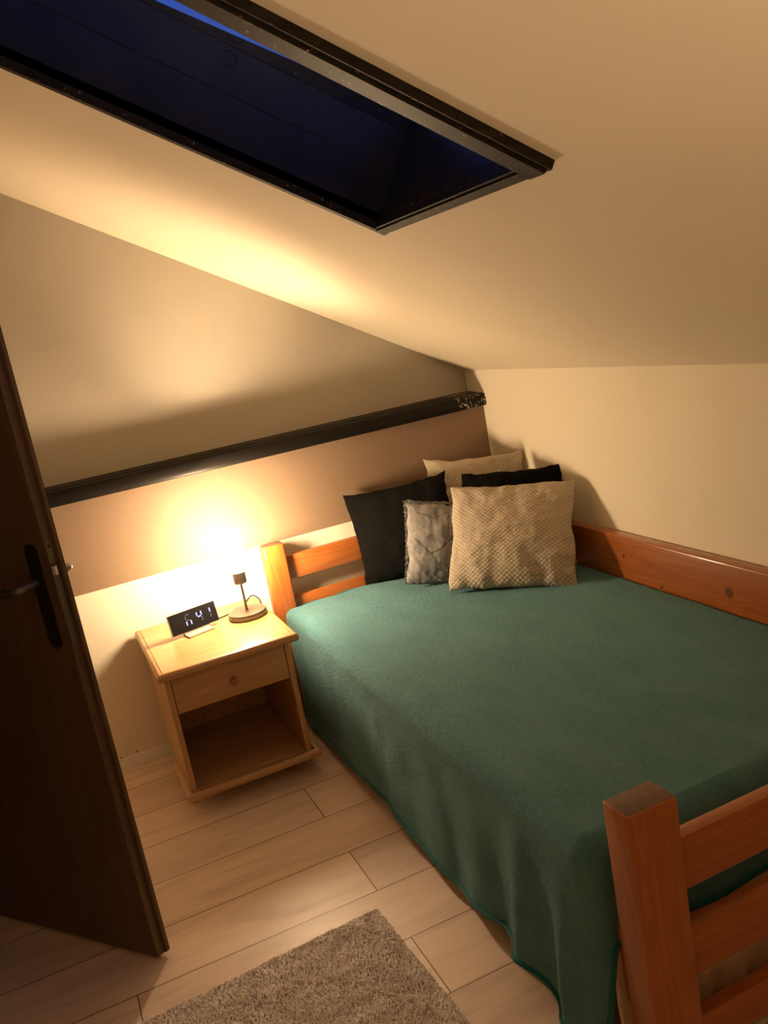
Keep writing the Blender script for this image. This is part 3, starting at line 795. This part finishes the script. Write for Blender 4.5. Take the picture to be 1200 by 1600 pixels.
def seg7(cx, on):
    """digit around cx on the face; on = {segment: lit?} segments a(top) b c d e f g"""
    w, h, z0, t = .0185, .042, .020, .0042; sk = .10
    R_ = dict(a=((-w / 2, h), (w / 2, h)), d=((-w / 2, 0), (w / 2, 0)), g=((-w / 2, h / 2), (w / 2, h / 2)), f=((-w / 2, h / 2), (-w / 2, h)), b=((w / 2, h / 2), (w / 2, h)), e=((-w / 2, 0), (-w / 2, h / 2)), c=((w / 2, 0), (w / 2, h / 2)))
    for k, lit in on.items():
        (xa, za), (xb, zb) = R_[k]; bm = B()
        if xa == xb: pts = [(xa, za + .002), (xa + t / 2, za + .004), (xa + t / 2, zb - .004), (xa, zb - .002), (xa - t / 2, zb - .004), (xa - t / 2, za + .004)]
        else: pts = [(xa + .002, za), (xa + .004, za + t / 2), (xb - .004, za + t / 2), (xb - .002, za), (xb - .004, za - t / 2), (xa + .004, za - t / 2)]
        prism(bm, [(cx + x, -.0021, z0 + z) for x, z in pts], (0, .0006, 0))
        s_ = lpart(tl(bm), 'digit_segment', M['digit' if lit else 'digit_dim'], scn)
seg7(-.022, dict(a=0, f=0, e=1, c=1, g=0)); seg7(.024, dict(f=1, b=1, g=1, c=0)); seg7(.060, dict(b=1, c=0))

# ------------------------------------------------------------------ rug
random.seed(7)
RW, RH = 1.12, .78
bm_v, bm_f = [], []
def rz(x, y): return .016 + .004 * nz(x * 28, y * 28, 1.) + .0025 * nz(x * 70, y * 70, 2.)
nx, ny = 224, 156
for j in range(ny + 1):
    for i in range(nx + 1):
        x = -RW * i / nx; y = -RH * j / ny
        ed = min(-x, RW + x, -y, RH + y)
        wob = .006 * nz(x * 30, y * 30, 5.) if ed < .001 else 0
        bm_v.append((x + (wob if ed < .001 else 0), y + wob, .002 if ed < .001 else rz(x, y) * ss(-.004, .02, ed) * .5))
for j in range(ny):
    for i in range(nx):
        a = j * (nx + 1) + i; bm_f.append((a, a + nx + 1, a + nx + 2, a + 1))
for k in range(46000):
    x = -random.random() * (RW + .008) + .004; y = -random.random() * (RH + .008) + .004
    ed = min(-x, RW + x, -y, RH + y)
    h = rz(x, y) * ss(-.006, .02, ed)
    dx, dy = nz(x * 22, y * 22, 11.) * .006 + random.uniform(-.003, .003), nz(x * 22, y * 22, 17.) * .006 + random.uniform(-.003, .003)
    r = random.uniform(.0020, .0034); a0 = random.random() * 6.28; b0 = len(bm_v)
    for q in range(4): a = a0 + q * PI / 2; bm_v.append((x + r * math.cos(a), y + r * math.sin(a), max(h - .012, 0)))
    for q in range(4): a = a0 + q * PI / 2; bm_v.append((x + dx * .6 + r * .9 * math.cos(a), y + dy * .6 + r * .9 * math.sin(a), h + .003))
    bm_v.append((x + dx, y + dy, h + .0055))
    for q in range(4):
        l = (q + 1) % 4; bm_f.append((b0 + q, b0 + l, b0 + 4 + l, b0 + 4 + q)); bm_f.append((b0 + 4 + q, b0 + 4 + l, b0 + 8))
me = bpy.data.meshes.new('rug'); me.from_pydata(bm_v, [], bm_f); me.materials.append(M['rug'])
for p_ in me.polygons: p_.use_smooth = True
rug = bpy.data.objects.new('rug', me); C.objects.link(rug); rug.location = (-1.352, -1.438, .0005); rug.rotation_euler = (0, 0, math.radians(2.8))
rug['label'] = 'taupe shaggy rug lying on the floor boards'; rug['category'] = 'rug'

# ------------------------------------------------------------------ dusk sky, camera, view
w = bpy.data.worlds.new('dusk'); sc.world = w; w.use_nodes = True
bg = w.node_tree.nodes['Background']; bg.inputs[0].default_value = (.05, .13, .62, 1); bg.inputs[1].default_value = .95

cam = [-1.9124, -3.5366, 1.6, .3634, .221, .184, 1380.8]
CAMV = cam
def cam_matrix(v):
    x, y, z, yw, pt, rl, f = v
    fw = V((math.sin(yw) * math.cos(pt), math.cos(yw) * math.cos(pt), -math.sin(pt)))
    r = V((math.cos(yw), -math.sin(yw), 0)); d = fw.cross(r)
    r2 = math.cos(rl) * r + math.sin(rl) * d; d2 = -math.sin(rl) * r + math.cos(rl) * d
    up = -d2; bk = -fw
    return Matrix(((r2.x, up.x, bk.x, x), (r2.y, up.y, bk.y, y), (r2.z, up.z, bk.z, z), (0, 0, 0, 1)))
cd = bpy.data.cameras.new('camera'); co = bpy.data.objects.new('camera', cd); C.objects.link(co)
cd.sensor_fit = 'VERTICAL'; cd.sensor_height = 32.; cd.sensor_width = 24.; cd.lens = cam[6] / 1600 * 32; cd.clip_start = .05
co.matrix_world = cam_matrix(cam); sc.camera = co
sc.view_settings.view_transform = 'Standard'; sc.view_settings.look = 'None'; sc.view_settings.gamma = 1.
sc.view_settings.use_curve_mapping = False; sc.view_settings.exposure = 0.
try:
    sc.cycles.use_denoising = True; sc.cycles.max_bounces = 10; sc.cycles.diffuse_bounces = 6
    sc.cycles.sample_clamp_indirect = 4.
except Exception: pass
